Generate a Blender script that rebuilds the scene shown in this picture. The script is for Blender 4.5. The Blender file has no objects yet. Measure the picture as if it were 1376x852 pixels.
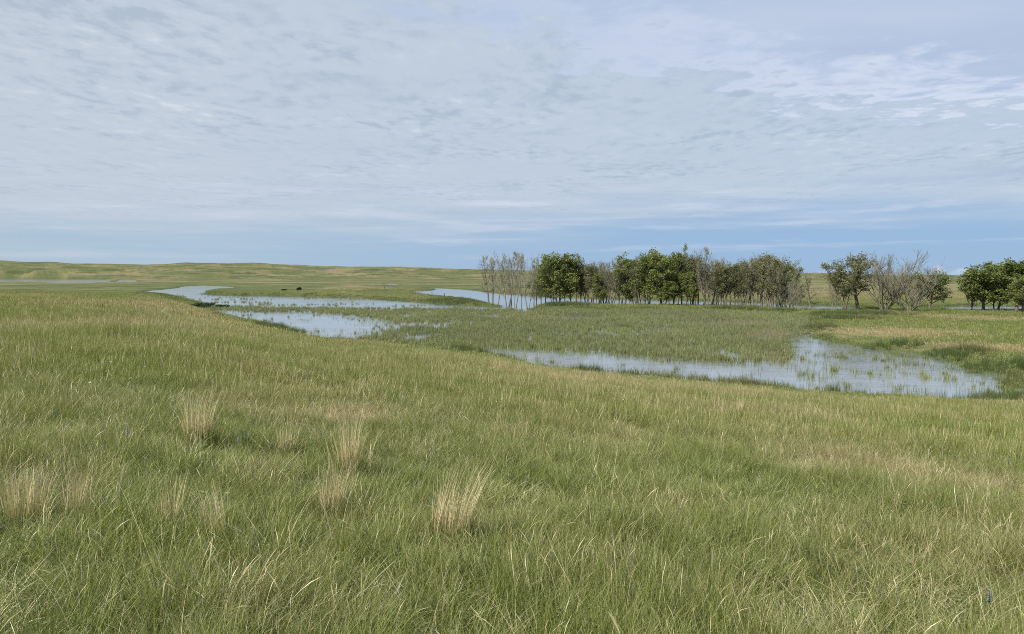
import bpy, math, random
import numpy as np
from mathutils import Vector, Matrix

scene = bpy.context.scene
COL = scene.collection
R = math.radians

# ------------------------------------------------------------------ camera
W0, H0 = 1376.0, 852.0
F = 1039.0                       # focal length in photo pixels
HOR = 371.0                      # photo row of the eye level
EYE = 6.5                        # metres above the water
PITCH = math.atan((H0 / 2 - HOR) / F)
cam_d = bpy.data.cameras.new('camera')
cam = bpy.data.objects.new('camera', cam_d)
COL.objects.link(cam)
cam.location = (0, 0, EYE)
cam.rotation_euler = (math.pi / 2 - PITCH, 0, 0)
cam_d.sensor_width = 36.0
cam_d.lens = 36.0 * F / W0
cam_d.clip_start = 0.1
cam_d.clip_end = 30000
scene.camera = cam

# ------------------------------------------------------------------ light
SUN_EL, SUN_AZ = 47.0, -128.0    # degrees; azimuth from the view axis, + to the right
sd = bpy.data.lights.new('sun', 'SUN')
sd.energy = 5.0
sd.angle = R(0.9)
sd.color = (1.0, 0.93, 0.80)
sun = bpy.data.objects.new('sun', sd)
COL.objects.link(sun)
sv = Vector((math.sin(R(SUN_AZ)) * math.cos(R(SUN_EL)), math.cos(R(SUN_AZ)) * math.cos(R(SUN_EL)), math.sin(R(SUN_EL))))
sun.rotation_euler = sv.to_track_quat('Z', 'Y').to_euler()
sun.location = sv * 100

scene.view_settings.view_transform = 'Standard'
scene.view_settings.look = 'None'
scene.view_settings.gamma = 1
scene.view_settings.exposure = 0.45
scene.cycles.use_denoising = False
scene.cycles.filter_width = 0.95
scene.cycles.max_bounces = 6
scene.cycles.diffuse_bounces = 3
scene.cycles.transmission_bounces = 3
scene.cycles.transparent_max_bounces = 4


class NT:
    """tiny helper to write node trees as expressions"""
    def __init__(s, tree):
        s.t = tree
        tree.nodes.clear()

    def n(s, typ, **kw):
        nd = s.t.nodes.new(typ)
        for k, v in kw.items():
            setattr(nd, k, v)
        return nd

    def put(s, sock, v):
        if isinstance(v, bpy.types.NodeSocket):
            s.t.links.new(v, sock)
        elif v is not None:
            if hasattr(sock.default_value, '__len__') and not hasattr(v, '__len__'):
                sock.default_value = [v] * len(sock.default_value)
            elif hasattr(v, '__len__') and len(sock.default_value) == 4 and len(v) == 3:
                sock.default_value = (*v, 1)
            else:
                sock.default_value = v

    def m(s, op, a, b=0.0, c=None, clamp=False):
        nd = s.n('ShaderNodeMath', operation=op, use_clamp=clamp)
        s.put(nd.inputs[0], a)
        s.put(nd.inputs[1], b)
        if c is not None:
            s.put(nd.inputs[2], c)
        return nd.outputs[0]

    def add(s, a, b): return s.m('ADD', a, b)
    def sub(s, a, b): return s.m('SUBTRACT', a, b)
    def mul(s, a, b): return s.m('MULTIPLY', a, b)
    def div(s, a, b): return s.m('DIVIDE', a, b)

    def ss(s, x, lo, hi, a=0.0, b=1.0, interp='SMOOTHSTEP'):
        nd = s.n('ShaderNodeMapRange', interpolation_type=interp)
        for i, v in enumerate((x, lo, hi, a, b)):
            s.put(nd.inputs[i], v)
        return nd.outputs[0]

    def xyz(s, x, y, z=0.0):
        nd = s.n('ShaderNodeCombineXYZ')
        for i, v in enumerate((x, y, z)):
            s.put(nd.inputs[i], v)
        return nd.outputs[0]

    def noise(s, vec, scale, detail=4, rough=0.55, dist=0.0):
        nd = s.n('ShaderNodeTexNoise')
        s.put(nd.inputs['Vector'], vec)
        nd.inputs['Scale'].default_value = scale
        nd.inputs['Detail'].default_value = detail
        nd.inputs['Roughness'].default_value = rough
        nd.inputs['Distortion'].default_value = dist
        return nd.outputs['Fac']

    def mix(s, f, a, b, bt='MIX'):
        nd = s.n('ShaderNodeMix', data_type='RGBA', blend_type=bt)
        s.put(nd.inputs[0], f)
        s.put(nd.inputs[6], a)
        s.put(nd.inputs[7], b)
        return nd.outputs[2]

    def attr(s, name, typ='GEOMETRY'):
        nd = s.n('ShaderNodeAttribute', attribute_name=name, attribute_type=typ)
        return nd.outputs['Fac']


# ------------------------------------------------------------------ sky
world = bpy.data.worlds.new('World')
scene.world = world
world.use_nodes = True
w = NT(world.node_tree)
tc = w.n('ShaderNodeTexCoord').outputs['Generated']
sep = w.n('ShaderNodeSeparateXYZ')
w.put(sep.inputs[0], tc)
dx, dy, dz = sep.outputs
sky = w.n('ShaderNodeTexSky', sky_type='NISHITA')
sky.sun_disc = False
sky.sun_elevation = R(SUN_EL)
sky.sun_rotation = R(SUN_AZ)
sky.altitude = 600
sky.air_density = 1.0
sky.dust_density = 0.4
sky.ozone_density = 3.0
zc = w.m('MAXIMUM', dz, 0.004)
u = w.div(dx, w.add(zc, 0.012))             # the cloud sheet as a plane overhead
v = w.div(dy, w.add(zc, 0.012))
P = w.xyz(u, v)
hz = w.m('SQRT', w.add(w.mul(dx, dx), w.mul(dy, dy)))
el = w.div(dz, w.m('MAXIMUM', hz, 0.001))    # tangent of elevation
az = w.m('ARCTAN2', dx, dy)
# cloudlets rippling the altocumulus sheet
warp = w.n('ShaderNodeTexNoise')
w.put(warp.inputs['Vector'], P)
warp.inputs['Scale'].default_value = 0.9
warp.inputs['Detail'].default_value = 3
wv = w.n('ShaderNodeVectorMath', operation='MULTIPLY_ADD')
w.put(wv.inputs[0], warp.outputs['Color'])
wv.inputs[1].default_value = (0.35, 0.35, 0)
w.put(wv.inputs[2], P)
PW = wv.outputs[0]
mp = w.n('ShaderNodeMapping')
mp.inputs['Rotation'].default_value = (0, 0, R(-4))
mp.inputs['Scale'].default_value = (1.40, 0.85, 1)
w.put(mp.inputs['Vector'], PW)
fine = w.noise(mp.outputs[0], 6.8, 4, 0.6, 0.1)
mid = w.noise(mp.outputs[0], 2.1, 4, 0.55)
big = w.noise(P, 0.55, 3, 0.5)
far_fade = w.ss(el, 0.05, 0.17)
rip = w.add(w.mul(w.sub(fine, 0.5), 1.15), w.mul(w.sub(mid, 0.5), 0.8))
rip = w.mul(rip, w.ss(w.noise(P, 0.8, 3, 0.5), 0.35, 0.68, 0.35, 1.35))
rip = w.add(0.5, w.mul(rip, w.add(0.35, w.mul(far_fade, 0.65))))
rip = w.add(rip, w.mul(w.sub(big, 0.5), 0.55))
S = 7.32                                     # colours are divided by the Background strength 0.1
def c10(r_, g_, b_): return (r_ * S, g_ * S, b_ * S)
cl = w.mix(w.ss(rip, 0.22, 0.55), c10(.440, .526, .640), c10(.538, .617, .720))
cl = w.mix(w.ss(rip, 0.55, 0.95), cl, c10(.655, .715, .80))
# a little warmer and greyer to the left, bluer to the right
cl = w.mix(w.ss(az, -0.9, 0.75), w.mix(0.85, cl, (1.02, 1.004, .977), 'MULTIPLY'), w.mix(1.0, cl, (.95, .99, 1.035), 'MULTIPLY'))
# edge of the sheet, running off to the right, with high thin veil beyond
edge = w.sub(w.add(w.add(3.12, w.mul(u, 0.9)), w.mul(w.mul(u, u), -0.135)), v)
en = w.noise(PW, 1.5, 6, 0.62)
en2 = w.noise(PW, 4.5, 5, 0.6)
edge = w.add(edge, w.add(w.mul(w.sub(en, 0.5), 2.6), w.mul(w.sub(en2, 0.5), 2.2)))
veil_n = w.noise(w.xyz(w.mul(u, 0.6), w.mul(v, 1.6)), 1.2, 4, 0.5)
veil = w.mix(w.ss(veil_n, 0.3, 0.7), c10(.455, .555, .745), c10(.515, .605, .775))
glow = w.mul(w.ss(edge, -0.05, 0.22), w.ss(edge, 0.95, 0.15))
veil = w.mix(w.mul(glow, w.ss(u, -0.6, 2.6, 0.15, 0.95)), veil, c10(.69, .755, .90))
sheet = w.mix(w.ss(edge, -0.32, 0.38), cl, veil)
# lower fringe: streaks, with blue between them and the horizon
st = w.noise(w.xyz(w.mul(az, 2.2), w.mul(el, 34.0)), 1.0, 5, 0.6, 0.3)
st2 = w.noise(w.xyz(w.mul(az, 5.0), w.mul(el, 70.0), 3.0), 1.0, 4, 0.55, 0.2)
lim = w.add(0.030, w.mul(w.ss(az, -0.45, 0.35), 0.026))
cov = w.ss(w.add(w.sub(el, lim), w.add(w.mul(w.sub(st, 0.5), 0.125), w.mul(w.sub(st2, 0.5), 0.06))), -0.022, 0.062)
wisp = w.mul(w.ss(st2, 0.5, 0.75), w.mul(w.ss(el, 0.006, 0.05), w.ss(el, 0.16, 0.09)))
streak = w.mul(w.ss(w.noise(w.xyz(w.mul(az, 7.0), w.mul(el, 60.0), 9.0), 1.0, 5, 0.65, 0.4), 0.48, 0.72), w.mul(w.ss(el, 0.06, 0.085), w.ss(el, 0.125, 0.095)))
blue = w.mix(1.0, sky.outputs[0], (.90, 1.0, 1.08), 'MULTIPLY')
blue = w.mix(0.93, blue, w.mix(w.ss(az, -0.6, 0.3), c10(.392, .525, .665), c10(.290, .452, .688)))
skyc = w.mix(cov, blue, sheet)
skyc = w.mix(w.mul(wisp, 0.65), skyc, c10(.60, .67, .80))
skyc = w.mix(w.mul(streak, 0.5), skyc, c10(.70, .755, .86))
# small cumulus heads sitting on the horizon
cn = w.noise(w.xyz(w.mul(az, 30.0), w.mul(el, 75.0)), 1.0, 5, 0.6)
place = w.noise(w.xyz(w.mul(az, 9.5), 4.3), 1.0, 1, 0.5)
hgt = w.add(0.0005, w.mul(w.ss(place, 0.50, 0.66), 0.006))
def bump_at(c, wd, h_):
    d_ = w.div(w.sub(az, c), wd)
    return w.mul(w.m('EXPONENT', w.mul(w.mul(d_, d_), -1.0)), h_)
heads = [(0.503, 0.011, 0.0132), (0.528, 0.022, 0.0112), (0.552, 0.016, 0.0095), (0.449, 0.014, 0.009), (0.385, 0.020, 0.0085), (0.80, 0.02, 0.012), (-0.75, 0.02, 0.01), (1.2, 0.03, 0.012), (-1.4, 0.02, 0.012)]
for h_ in heads:
    hgt = w.m('MAXIMUM', hgt, bump_at(*h_))
cum = w.mul(w.ss(w.add(w.sub(hgt, el), w.mul(w.sub(cn, 0.5), 0.011)), 0.0, 0.0055), w.ss(hgt, 0.003, 0.006))
skyc = w.mix(w.mul(cum, 0.72), skyc, w.mix(w.ss(el, 0.0, 0.013), c10(.44, .56, .78), c10(.73, .79, .90)))
bg = w.n('ShaderNodeBackground')
w.put(bg.inputs[0], skyc)
bg.inputs[1].default_value = 0.1
wo = w.n('ShaderNodeOutputWorld')
w.t.links.new(bg.outputs[0], wo.inputs[0])

# ------------------------------------------------------------------ maths
def _hash(ix, iy, seed):
    h = (ix.astype(np.int64) * 374761393 + iy.astype(np.int64) * 668265263 + seed * 974711) & 0xffffffff
    h = ((h ^ (h >> 13)) * 1274126177) & 0xffffffff
    return ((h ^ (h >> 16)) & 0xffff) / 65535.0

def perlin(x, y, seed=0):
    x0, y0 = np.floor(x), np.floor(y)
    fx, fy = x - x0, y - y0
    sx, sy = fx * fx * fx * (fx * (6 * fx - 15) + 10), fy * fy * fy * (fy * (6 * fy - 15) + 10)
    def g(ix, iy, ax, ay):
        a = _hash(ix, iy, seed) * 2 * np.pi
        return np.cos(a) * ax + np.sin(a) * ay
    n00, n10 = g(x0, y0, fx, fy), g(x0 + 1, y0, fx - 1, fy)
    n01, n11 = g(x0, y0 + 1, fx, fy - 1), g(x0 + 1, y0 + 1, fx - 1, fy - 1)
    return ((n00 * (1 - sx) + n10 * sx) * (1 - sy) + (n01 * (1 - sx) + n11 * sx) * sy) * 1.5

def fbm(x, y, octv=4, seed=0, gain=0.5):
    t, a, s = 0, 1.0, 0
    for i in range(octv):
        t = t + a * perlin(x * 2 ** i + 17.3 * i, y * 2 ** i - 9.1 * i, seed + i)
        s += a
        a *= gain
    return t / s

def sst(x, lo, hi):
    t = np.clip((x - lo) / (hi - lo), 0, 1)
    return t * t * (3 - 2 * t)

def ray(px, py):
    a, b = (px - W0 / 2) / F, -(py - H0 / 2) / F
    cp, sp = math.cos(PITCH), math.sin(PITCH)
    d = np.array([a, cp + b * sp, b * cp - sp])
    return d

def flat_at(px, py, z=0.0):
    d = ray(px, py)
    t = (z - EYE) / d[2]
    return np.array([d[0] * t, d[1] * t])

# open water and flooded ground: outlines on the level z = 0
WATER_PX = {
    'marsh': [(652, 470), (700, 480), (751, 490), (815, 496), (880, 502), (940, 507), (1000, 512), (1054, 518), (1130, 522), (1203, 526),
              (1290, 531), (1348, 532), (1351, 512), (1345, 503), (1325, 501), (1308, 502), (1290, 494), (1272, 483), (1237, 476), (1180, 470), (1121, 459),
              (1098, 454), (1085, 445), (1092, 436), (1098, 429), (1075, 422), (1040, 419), (980, 418), (900, 417), (820, 416.5), (745, 416),
              (700, 417), (640, 416), (560, 415), (470, 414.5), (380, 413.5), (322, 412), (296, 411.5), (284, 413), (287, 417.5), (310, 423), (345, 431),
              (372, 436), (400, 441), (405, 445), (425, 450.5), (470, 452.5), (500, 455), (530, 457), (560, 461), (590, 463), (620, 467)],
    'band': [(191, 391.5), (215, 389.5), (236, 387.5), (245, 385), (272, 383.6), (312, 385.5), (318, 387.2), (290, 388.2), (276, 391), (280, 396), (304, 397.2),
             (350, 397.5), (410, 398.5), (480, 400.5), (540, 404.5), (590, 408), (640, 411.5), (668, 413), (715, 413.4), (716, 417), (680, 417.5), (640, 417), (560, 416), (470, 415),
             (380, 414), (322, 413), (296, 412), (284, 412), (276, 408.5), (262, 405.5), (245, 402), (237, 398.5), (205, 394.5)],
    'back': [(536, 393.6), (552, 392), (580, 390.5), (588, 388.5), (566, 387.6), (580, 386.8), (625, 389.2), (660, 393), (720, 398), (800, 401.5), (900, 403.5), (1000, 406),
             (1060, 408.5), (1085, 410), (1140, 411), (1155, 416), (1145, 419.3), (1095, 418.6), (1060, 416.4), (1000, 413.3), (900, 412), (800, 411), (735, 409.7), (722, 412.5), (700, 415.5),
             (672, 412), (655, 408.6), (628, 404.5), (600, 400.2), (566, 396.6)],
    'slough': [(514, 381.8), (522, 381.0), (540, 382.0), (530, 383.3)],
    'far_pond': [(-150, 375.2), (60, 375.2), (120, 375.4), (150, 375.9), (146, 379.0), (112, 380.2), (70, 379.8), (52, 378.6), (-150, 379.2)],
    'far_pool': [(161, 376.0), (180, 376.0), (186, 379.0), (156, 379.0)],
    'right_slough': [(1238, 414.2), (1290, 411.4), (1400, 411), (1500, 411.5), (1500, 418), (1400, 418.6), (1320, 419.4), (1275, 418.4)],
    'edge_pool': [(1358, 522), (1400, 520), (1400, 527), (1360, 527)],
}
def near_shore(p):
    """the near banks carry grass a hand or two high that hides the water's edge: it lies a little closer than seen"""
    xs_ = [287, 345, 405, 500, 590, 652, 751, 880, 1054, 1203, 1348, 1400]
    ys_ = [417, 431, 445, 455, 463, 470, 491, 502, 518, 526, 532, 531]
    return p[0] > 280 and p[1] > np.interp(p[0], xs_, ys_) - 3.0
WATER = [np.array([flat_at(p[0], p[1], 0.35 if near_shore(p) else 0.0) for p in poly]) for poly in WATER_PX.values()]

def inside_dist(pts, poly):
    """signed distance to a polygon, positive inside"""
    x, y = pts[:, 0], pts[:, 1]
    d2 = np.full(len(pts), 1e18)
    ins = np.zeros(len(pts), bool)
    for (ax, ay), (bx, by) in zip(poly, np.roll(poly, -1, 0)):
        ex, ey = bx - ax, by - ay
        t = np.clip(((x - ax) * ex + (y - ay) * ey) / (ex * ex + ey * ey + 1e-12), 0, 1)
        qx, qy = x - ax - t * ex, y - ay - t * ey
        d2 = np.minimum(d2, qx * qx + qy * qy)
        c = ((ay > y) != (by > y))
        with np.errstate(divide='ignore', invalid='ignore'):
            xi = ax + (y - ay) / (by - ay + 1e-30) * ex
        ins ^= c & (x < xi)
    d = np.sqrt(d2)
    return np.where(ins, d, -d)

def shore_dist(x, y):
    """metres from the shore, positive on land"""
    pts = np.stack([x, y], 1)
    out = np.full(len(x), -1e9)
    for poly in WATER:
        lo, hi = poly.min(0) - 60, poly.max(0) + 60
        k = np.all((pts > lo) & (pts < hi), 1)
        if k.any():
            out[k] = np.maximum(out[k], inside_dist(pts[k], poly))
    d = np.where(out < -1e8, 60.0, -out)
    r = np.hypot(x, y)
    amp = np.clip(r / 110, 0.35, 1.6)
    return d + amp * (fbm(x / 5.0, y / 7.0, 3, 40) * 1.0 + fbm(x / 17.0, y / 26.0, 2, 47) * 0.9)

# foot of the hillside we stand on, as a distance along each photo column
FOOT = [(-1500, 420), (-300, 420), (0, 400), (100, 360), (190, 300), (240, 205), (270, 158), (290, 140), (345, 112), (400, 94), (430, 85), (500, 81),
        (560, 75), (620, 70.5), (655, 68), (751, 57.5), (880, 52), (1000, 48.5), (1130, 45.2), (1348, 42.6), (1500, 43), (3000, 44)]
FOOT_AZ = np.array([math.atan((p[0] - W0 / 2) / F) for p in FOOT])
FOOT_R = 0.95 * np.array([p[1] / math.cos(a) if abs(a) < 0.7 else p[1] * 1.25 for p, a in zip(FOOT, FOOT_AZ)])
SKYL = [(-600, 352), (-100, 349), (0, 349), (60, 350.5), (120, 353), (200, 354.5), (232, 353.5), (250, 352), (340, 352.5), (380, 355), (430, 357), (520, 358.5), (600, 360.5), (660, 362.5), (760, 365),
        (950, 368), (1060, 368.5), (1092, 366.2), (1112, 366), (1140, 367.5), (1200, 370), (1250, 371), (1290, 371.5), (1376, 371), (2000, 368)]
SKYL_AZ = np.array([math.atan((p[0] - W0 / 2) / F) for p in SKYL])
SKYL_Z = np.array([EYE + 2400 * math.cos(a) * (HOR - p[1]) / F for p, a in zip(SKYL, SKYL_AZ)])
RISE = flat_at(490, 396)

def height(x, y):
    x = np.asarray(x, float).ravel(); y = np.asarray(y, float).ravel()
    r = np.hypot(x, y)
    a = np.arctan2(x, y)
    foot = np.interp(a, FOOT_AZ, FOOT_R)
    t = np.clip(r / foot, 0, 1)
    zn = 4.85 * np.power(1 - t, 1.08) * (1 + 0.10 * np.sin(t * np.pi))
    zn = zn + np.clip(1 - t, 0, 1) * np.clip(r / 12, 0, 1) * (fbm(x / 9, y / 9, 3, 3) * 0.16 + fbm(x / 30, y / 30, 2, 5) * 0.30)
    zn = zn + 0.035 * fbm(x / 1.1, y / 1.1, 2, 9) * np.clip(1 - r / 60, 0, 1)
    S_ = np.interp(a, SKYL_AZ, SKYL_Z)
    ramp = sst(r, 1450, 2550) * (1 - 0.8 * sst(r, 2600, 5200))
    plain = 0.42 + 0.25 * fbm(x / 22, y / 30, 3, 13) - sst(r, 350, 900) * 0.3
    und = np.clip((r - 1350) / 900, 0, 1) * (9.0 * fbm(x / 420, y / 330, 4, 21) + 2.5 * fbm(x / 120, y / 120, 2, 27))
    zf = plain + S_ * ramp + und
    zf = zf + 1.7 * np.exp(-((x - RISE[0]) / 24) ** 2 - ((y - RISE[1]) / 22) ** 2)
    zf = np.maximum(zf, 0.16)
    k = 0.25
    z = np.maximum(zn, zf) + np.maximum(k - np.abs(zn - zf), 0) ** 2 / (4 * k)
    near = (r > 25) & (r < 3500)
    if near.any():
        d = shore_dist(x[near], y[near])
        zz = z[near]
        bank = np.where(d > 0, np.minimum(zz, 0.02 + d * np.where(r[near] < 105, 0.09, 0.30) + d * d * 0.03), np.maximum(d * 0.16, -0.7))
        z[near] = bank
    return z

def ground_at(px, py):
    d = ray(px, py)
    ts = np.geomspace(2.0, 4000, 1600)
    zs = EYE + d[2] * ts
    hs = np.maximum(height(d[0] * ts, d[1] * ts), 0)
    k = int(np.argmax(zs < hs))
    if k == 0:
        k = len(ts) - 1
    t0, t1 = ts[k - 1], ts[k]
    f0, f1 = zs[k - 1] - hs[k - 1], zs[k] - hs[k]
    t = t0 + (t1 - t0) * f0 / (f0 - f1 + 1e-9)
    return np.array([d[0] * t, d[1] * t, EYE + d[2] * t])

# dry, straw-coloured patches of the prairie: photo centre and half-axes, turned into metres on the ground
DRY_PX = [(1000, 392, 500, 7, .5), (1250, 384, 300, 4, .5), (470, 562, 95, 9, .8), (330, 556, 70, 8, .6), (725, 553, 24, 5, .7), (690, 590, 30, 8, .55), (60, 665, 85, 26, .35), (445, 690, 55, 22, .5), (610, 700, 60, 26, .45),
          (1260, 648, 120, 18, .6), (1345, 662, 60, 12, .6), (1110, 622, 90, 22, .45), (355, 650, 45, 12, .5), (1230, 720, 170, 50, .22), (1010, 560, 120, 16, .35),
          (120, 440, 160, 9, .5), (300, 436, 110, 8, .4), (150, 408, 130, 4, .75), (240, 410, 60, 3, .8), (40, 398, 60, 3, .7), (620, 465, 90, 6, .7), (470, 460, 60, 5, .45), (760, 510, 130, 12, .5),
          (980, 528, 150, 7, .55), (1320, 536, 90, 3, .8), (1320, 466, 80, 6, .95), (1200, 447, 100, 7, .95), (1330, 428, 60, 3, .75), (1240, 424, 80, 2.4, .7), (480, 386, 45, 3, .6), (820, 600, 60, 16, .25), (880, 700, 80, 24, .2)]
DRY = []
for (px, py, rx, ry, s_) in DRY_PX:
    c, up, dn = ground_at(px, py), ground_at(px, py - ry), ground_at(px, py + ry)
    ang = math.atan2(c[0], c[1])
    DRY.append((c[0], c[1], rx * math.hypot(c[0], c[1]) / F, max(0.4, (math.hypot(*up[:2]) - math.hypot(*dn[:2])) / 2), ang, s_))

def dryness(x, y):
    r = np.hypot(x, y)
    d = 0.10 + 0.34 * fbm(x / 5.2, y / 5.2, 4, 61) + 0.22 * fbm(x / 38, y / 60, 3, 66)
    d += 0.20 * fbm(x / 0.9, y / 0.9, 2, 68) * np.clip(1.5 - r / 40, 0, 1)
    d += np.clip((r - 80) / 700, 0, 1) * (0.36 + 0.95 * fbm(x / 150, y / 110, 4, 71))
    wob = fbm(x / 1.6, y / 1.6, 3, 77)
    for (cx, cy, ax, ay, an, s_) in DRY:
        ux, uy = x - cx, y - cy
        lx, ly = ux * math.cos(an) - uy * math.sin(an), ux * math.sin(an) + uy * math.cos(an)
        q = np.sqrt((lx / ax) ** 2 + (ly / ay) ** 2) + 0.45 * wob
        d += s_ * np.clip(1.25 - q, 0, 1)
    return np.clip(d, 0, 1)


# ------------------------------------------------------------------ object helpers
def tag(o, label=None, cat=None, group=None, kind=None):
    if label: o['label'] = label
    if cat: o['category'] = cat
    if group: o['group'] = group
    if kind: o['kind'] = kind
    return o

def new_mesh(name, verts, faces, mats=(), smooth=False):
    me = bpy.data.meshes.new(name)
    verts = np.asarray(verts, dtype=np.float32)
    me.vertices.add(len(verts))
    me.vertices.foreach_set('co', verts.ravel())
    faces = [np.asarray(f, dtype=np.int32) for f in (faces if isinstance(faces, list) else [faces]) if len(f)]
    if faces:
        tot = sum(len(f) for f in faces)
        idx = np.concatenate([f.ravel() for f in faces])
        sizes = np.concatenate([np.full(len(f), f.shape[1], np.int32) for f in faces])
        me.loops.add(len(idx))
        me.loops.foreach_set('vertex_index', idx)
        me.polygons.add(tot)
        me.polygons.foreach_set('loop_start', np.concatenate([[0], np.cumsum(sizes)[:-1]]).astype(np.int32))
        if smooth:
            me.polygons.foreach_set('use_smooth', np.ones(tot, bool))
    for m_ in mats:
        me.materials.append(m_)
    me.update(calc_edges=True)
    return me

def fattr(me, name, data, dom='POINT'):
    a = me.attributes.new(name, 'FLOAT', dom)
    a.data.foreach_set('value', np.asarray(data, np.float32))

def obj(name, me, parent=None, loc=(0, 0, 0)):
    o = bpy.data.objects.new(name, me)
    COL.objects.link(o)
    o.location = loc
    o.parent = parent
    return o

def material(name):
    m_ = bpy.data.materials.new(name)
    m_.use_nodes = True
    return m_, NT(m_.node_tree)

def finish(nt, shader, disp=None):
    o = nt.n('ShaderNodeOutputMaterial')
    nt.t.links.new(shader, o.inputs[0])

def principled(nt, col, rough=0.8, spec=0.3, normal=None):
    b = nt.n('ShaderNodeBsdfPrincipled')
    nt.put(b.inputs['Base Color'], col)
    nt.put(b.inputs['Roughness'], rough)
    nt.put(b.inputs['Specular IOR Level'], spec)
    if normal is not None:
        nt.t.links.new(normal, b.inputs['Normal'])
    return b.outputs[0]

def leafy(nt, col, trans=0.35, rough=0.55, spec=0.25):
    b = principled(nt, col, rough, spec)
    t = nt.n('ShaderNodeBsdfTranslucent')
    nt.put(t.inputs[0], nt.mix(1.0, col, (1.0, 1.05, 0.55), 'MULTIPLY'))
    mx = nt.n('ShaderNodeMixShader')
    mx.inputs[0].default_value = trans
    nt.t.links.new(b, mx.inputs[1])
    nt.t.links.new(t.outputs[0], mx.inputs[2])
    return mx.outputs[0]

# ------------------------------------------------------------------ materials
M_ground, g = material('prairie_ground')
geo = g.n('ShaderNodeNewGeometry').outputs['Position']
dryA = g.attr('dry')
wetA = g.attr('shore')
n1 = g.noise(geo, 0.9, 6, 0.6)
n2 = g.noise(geo, 0.035, 5, 0.6)
n3 = g.noise(geo, 6.0, 4, 0.65)
green = g.mix(g.ss(n1, 0.3, 0.7), (.050, .072, .023), (.096, .118, .040))
green = g.mix(g.ss(n2, 0.35, 0.65), green, g.mix(g.ss(n1, .3, .7), (.080, .096, .034), (.140, .145, .060)))
brush = g.mul(g.ss(g.noise(geo, 0.019, 6, 0.70), 0.51, 0.60), 0.9)
brush = g.m('MAXIMUM', brush, g.mul(g.ss(g.noise(geo, 0.07, 5, 0.7), 0.57, 0.66), 0.7))
straw = g.mix(g.ss(n3, 0.3, 0.7), (.150, .128, .064), (.228, .198, .106))
col = g.mix(g.ss(g.add(dryA, g.mul(g.sub(n1, 0.5), 0.55)), 0.25, 0.85), green, straw)
col = g.mix(brush, col, (.052, .068, .028))
col = g.mix(g.mul(wetA, 0.75), col, g.mix(n1, (.045, .062, .020), (.075, .095, .030)))
bmp = g.n('ShaderNodeBump')
bmp.inputs['Strength'].default_value = 0.6
bmp.inputs['Distance'].default_value = 0.08
g.t.links.new(n3, bmp.inputs['Height'])
finish(g, principled(g, col, 0.95, 0.1, bmp.outputs[0]))

M_water, g = material('pond_water')
geo = g.n('ShaderNodeNewGeometry').outputs['Position']
mp = g.n('ShaderNodeMapping')
mp.inputs['Scale'].default_value = (0.55, 1.0, 1.0)
g.put(mp.inputs['Vector'], geo)
wn = g.mul(g.add(g.mul(g.noise(mp.outputs[0], 2.6, 5, 0.65, 0.6), 0.6), g.noise(mp.outputs[0], 0.45, 3, 0.5)), g.ss(g.noise(geo, 0.06, 3, 0.5), 0.35, 0.65, 0.25, 1.0))
bmp = g.n('ShaderNodeBump')
bmp.inputs['Strength'].default_value = 0.5
bmp.inputs['Distance'].default_value = 0.05
g.t.links.new(wn, bmp.inputs['Height'])
mud = g.mix(g.noise(geo, 0.2, 3), (.135, .152, .155), (.175, .188, .182))
b = g.n('ShaderNodeBsdfPrincipled')
g.put(b.inputs['Base Color'], mud)
b.inputs['Roughness'].default_value = 0.08
b.inputs['IOR'].default_value = 1.48
b.inputs['Specular IOR Level'].default_value = 0.7
g.t.links.new(bmp.outputs[0], b.inputs['Normal'])
gl = g.n('ShaderNodeBsdfGlossy')
g.put(gl.inputs['Color'], (.93, .93, .93))
gl.inputs['Roughness'].default_value = 0.10
g.t.links.new(bmp.outputs[0], gl.inputs['Normal'])
wm = g.n('ShaderNodeMixShader')
wm.inputs[0].default_value = 0.42
g.t.links.new(b.outputs[0], wm.inputs[1])
g.t.links.new(gl.outputs[0], wm.inputs[2])
finish(g, wm.outputs[0])

def blade_mat(name, dark, light, tip, dry_lo, dry_hi, trans=0.35, dry_bias=0.0):
    m_, g = material(name)
    hh, br, bq = g.attr('h'), g.attr('br'), g.attr('bq')
    di = g.attr('dry', 'INSTANCER')
    ti = g.attr('tint', 'INSTANCER')
    c_ = g.mix(g.m('POWER', br, 1.5), dark, light)
    c_ = g.mix(g.mul(ti, 0.75), c_, g.mix(br, (.115, .150, .040), (.330, .350, .120)))
    c_ = g.mix(g.mul(g.m('POWER', hh, 2.0), 0.55), c_, tip)
    dc = g.mix(br, dry_lo, dry_hi)
    k = g.ss(g.sub(g.add(di, dry_bias), bq), -0.06, 0.06)
    c_ = g.mix(k, c_, dc)
    finish(g, leafy(g, c_, trans, 0.42, 0.5))
    return m_

M_blade = blade_mat('green_blade', (.056, .096, .016), (.285, .335, .080), (.320, .330, .112), (.27, .22, .115), (.46, .395, .235))
M_stalk = blade_mat('seed_stalk', (.17, .19, .08), (.35, .35, .18), (.47, .43, .26), (.36, .30, .17), (.60, .52, .33), 0.2, 0.25)
M_reed = blade_mat('marsh_reed', (.050, .074, .027), (.182, .215, .086), (.245, .262, .130), (.16, .135, .075), (.29, .25, .15), 0.3, 0.05)
M_sedge = blade_mat('shore_sedge', (.040, .068, .018), (.100, .140, .038), (.130, .160, .055), (.17, .14, .07), (.27, .23, .12), 0.3, -0.05)

M_tuft, g = material('straw_tuft')
hh, br, bq = g.attr('h'), g.attr('br'), g.attr('bq')
c_ = g.mix(br, (.40, .33, .18), (.74, .65, .44))
c_ = g.mix(g.mul(g.ss(hh, 0.50, 0.08), g.ss(bq, 0.15, 0.4)), c_, (.085, .115, .035))
finish(g, leafy(g, c_, 0.25))

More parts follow.
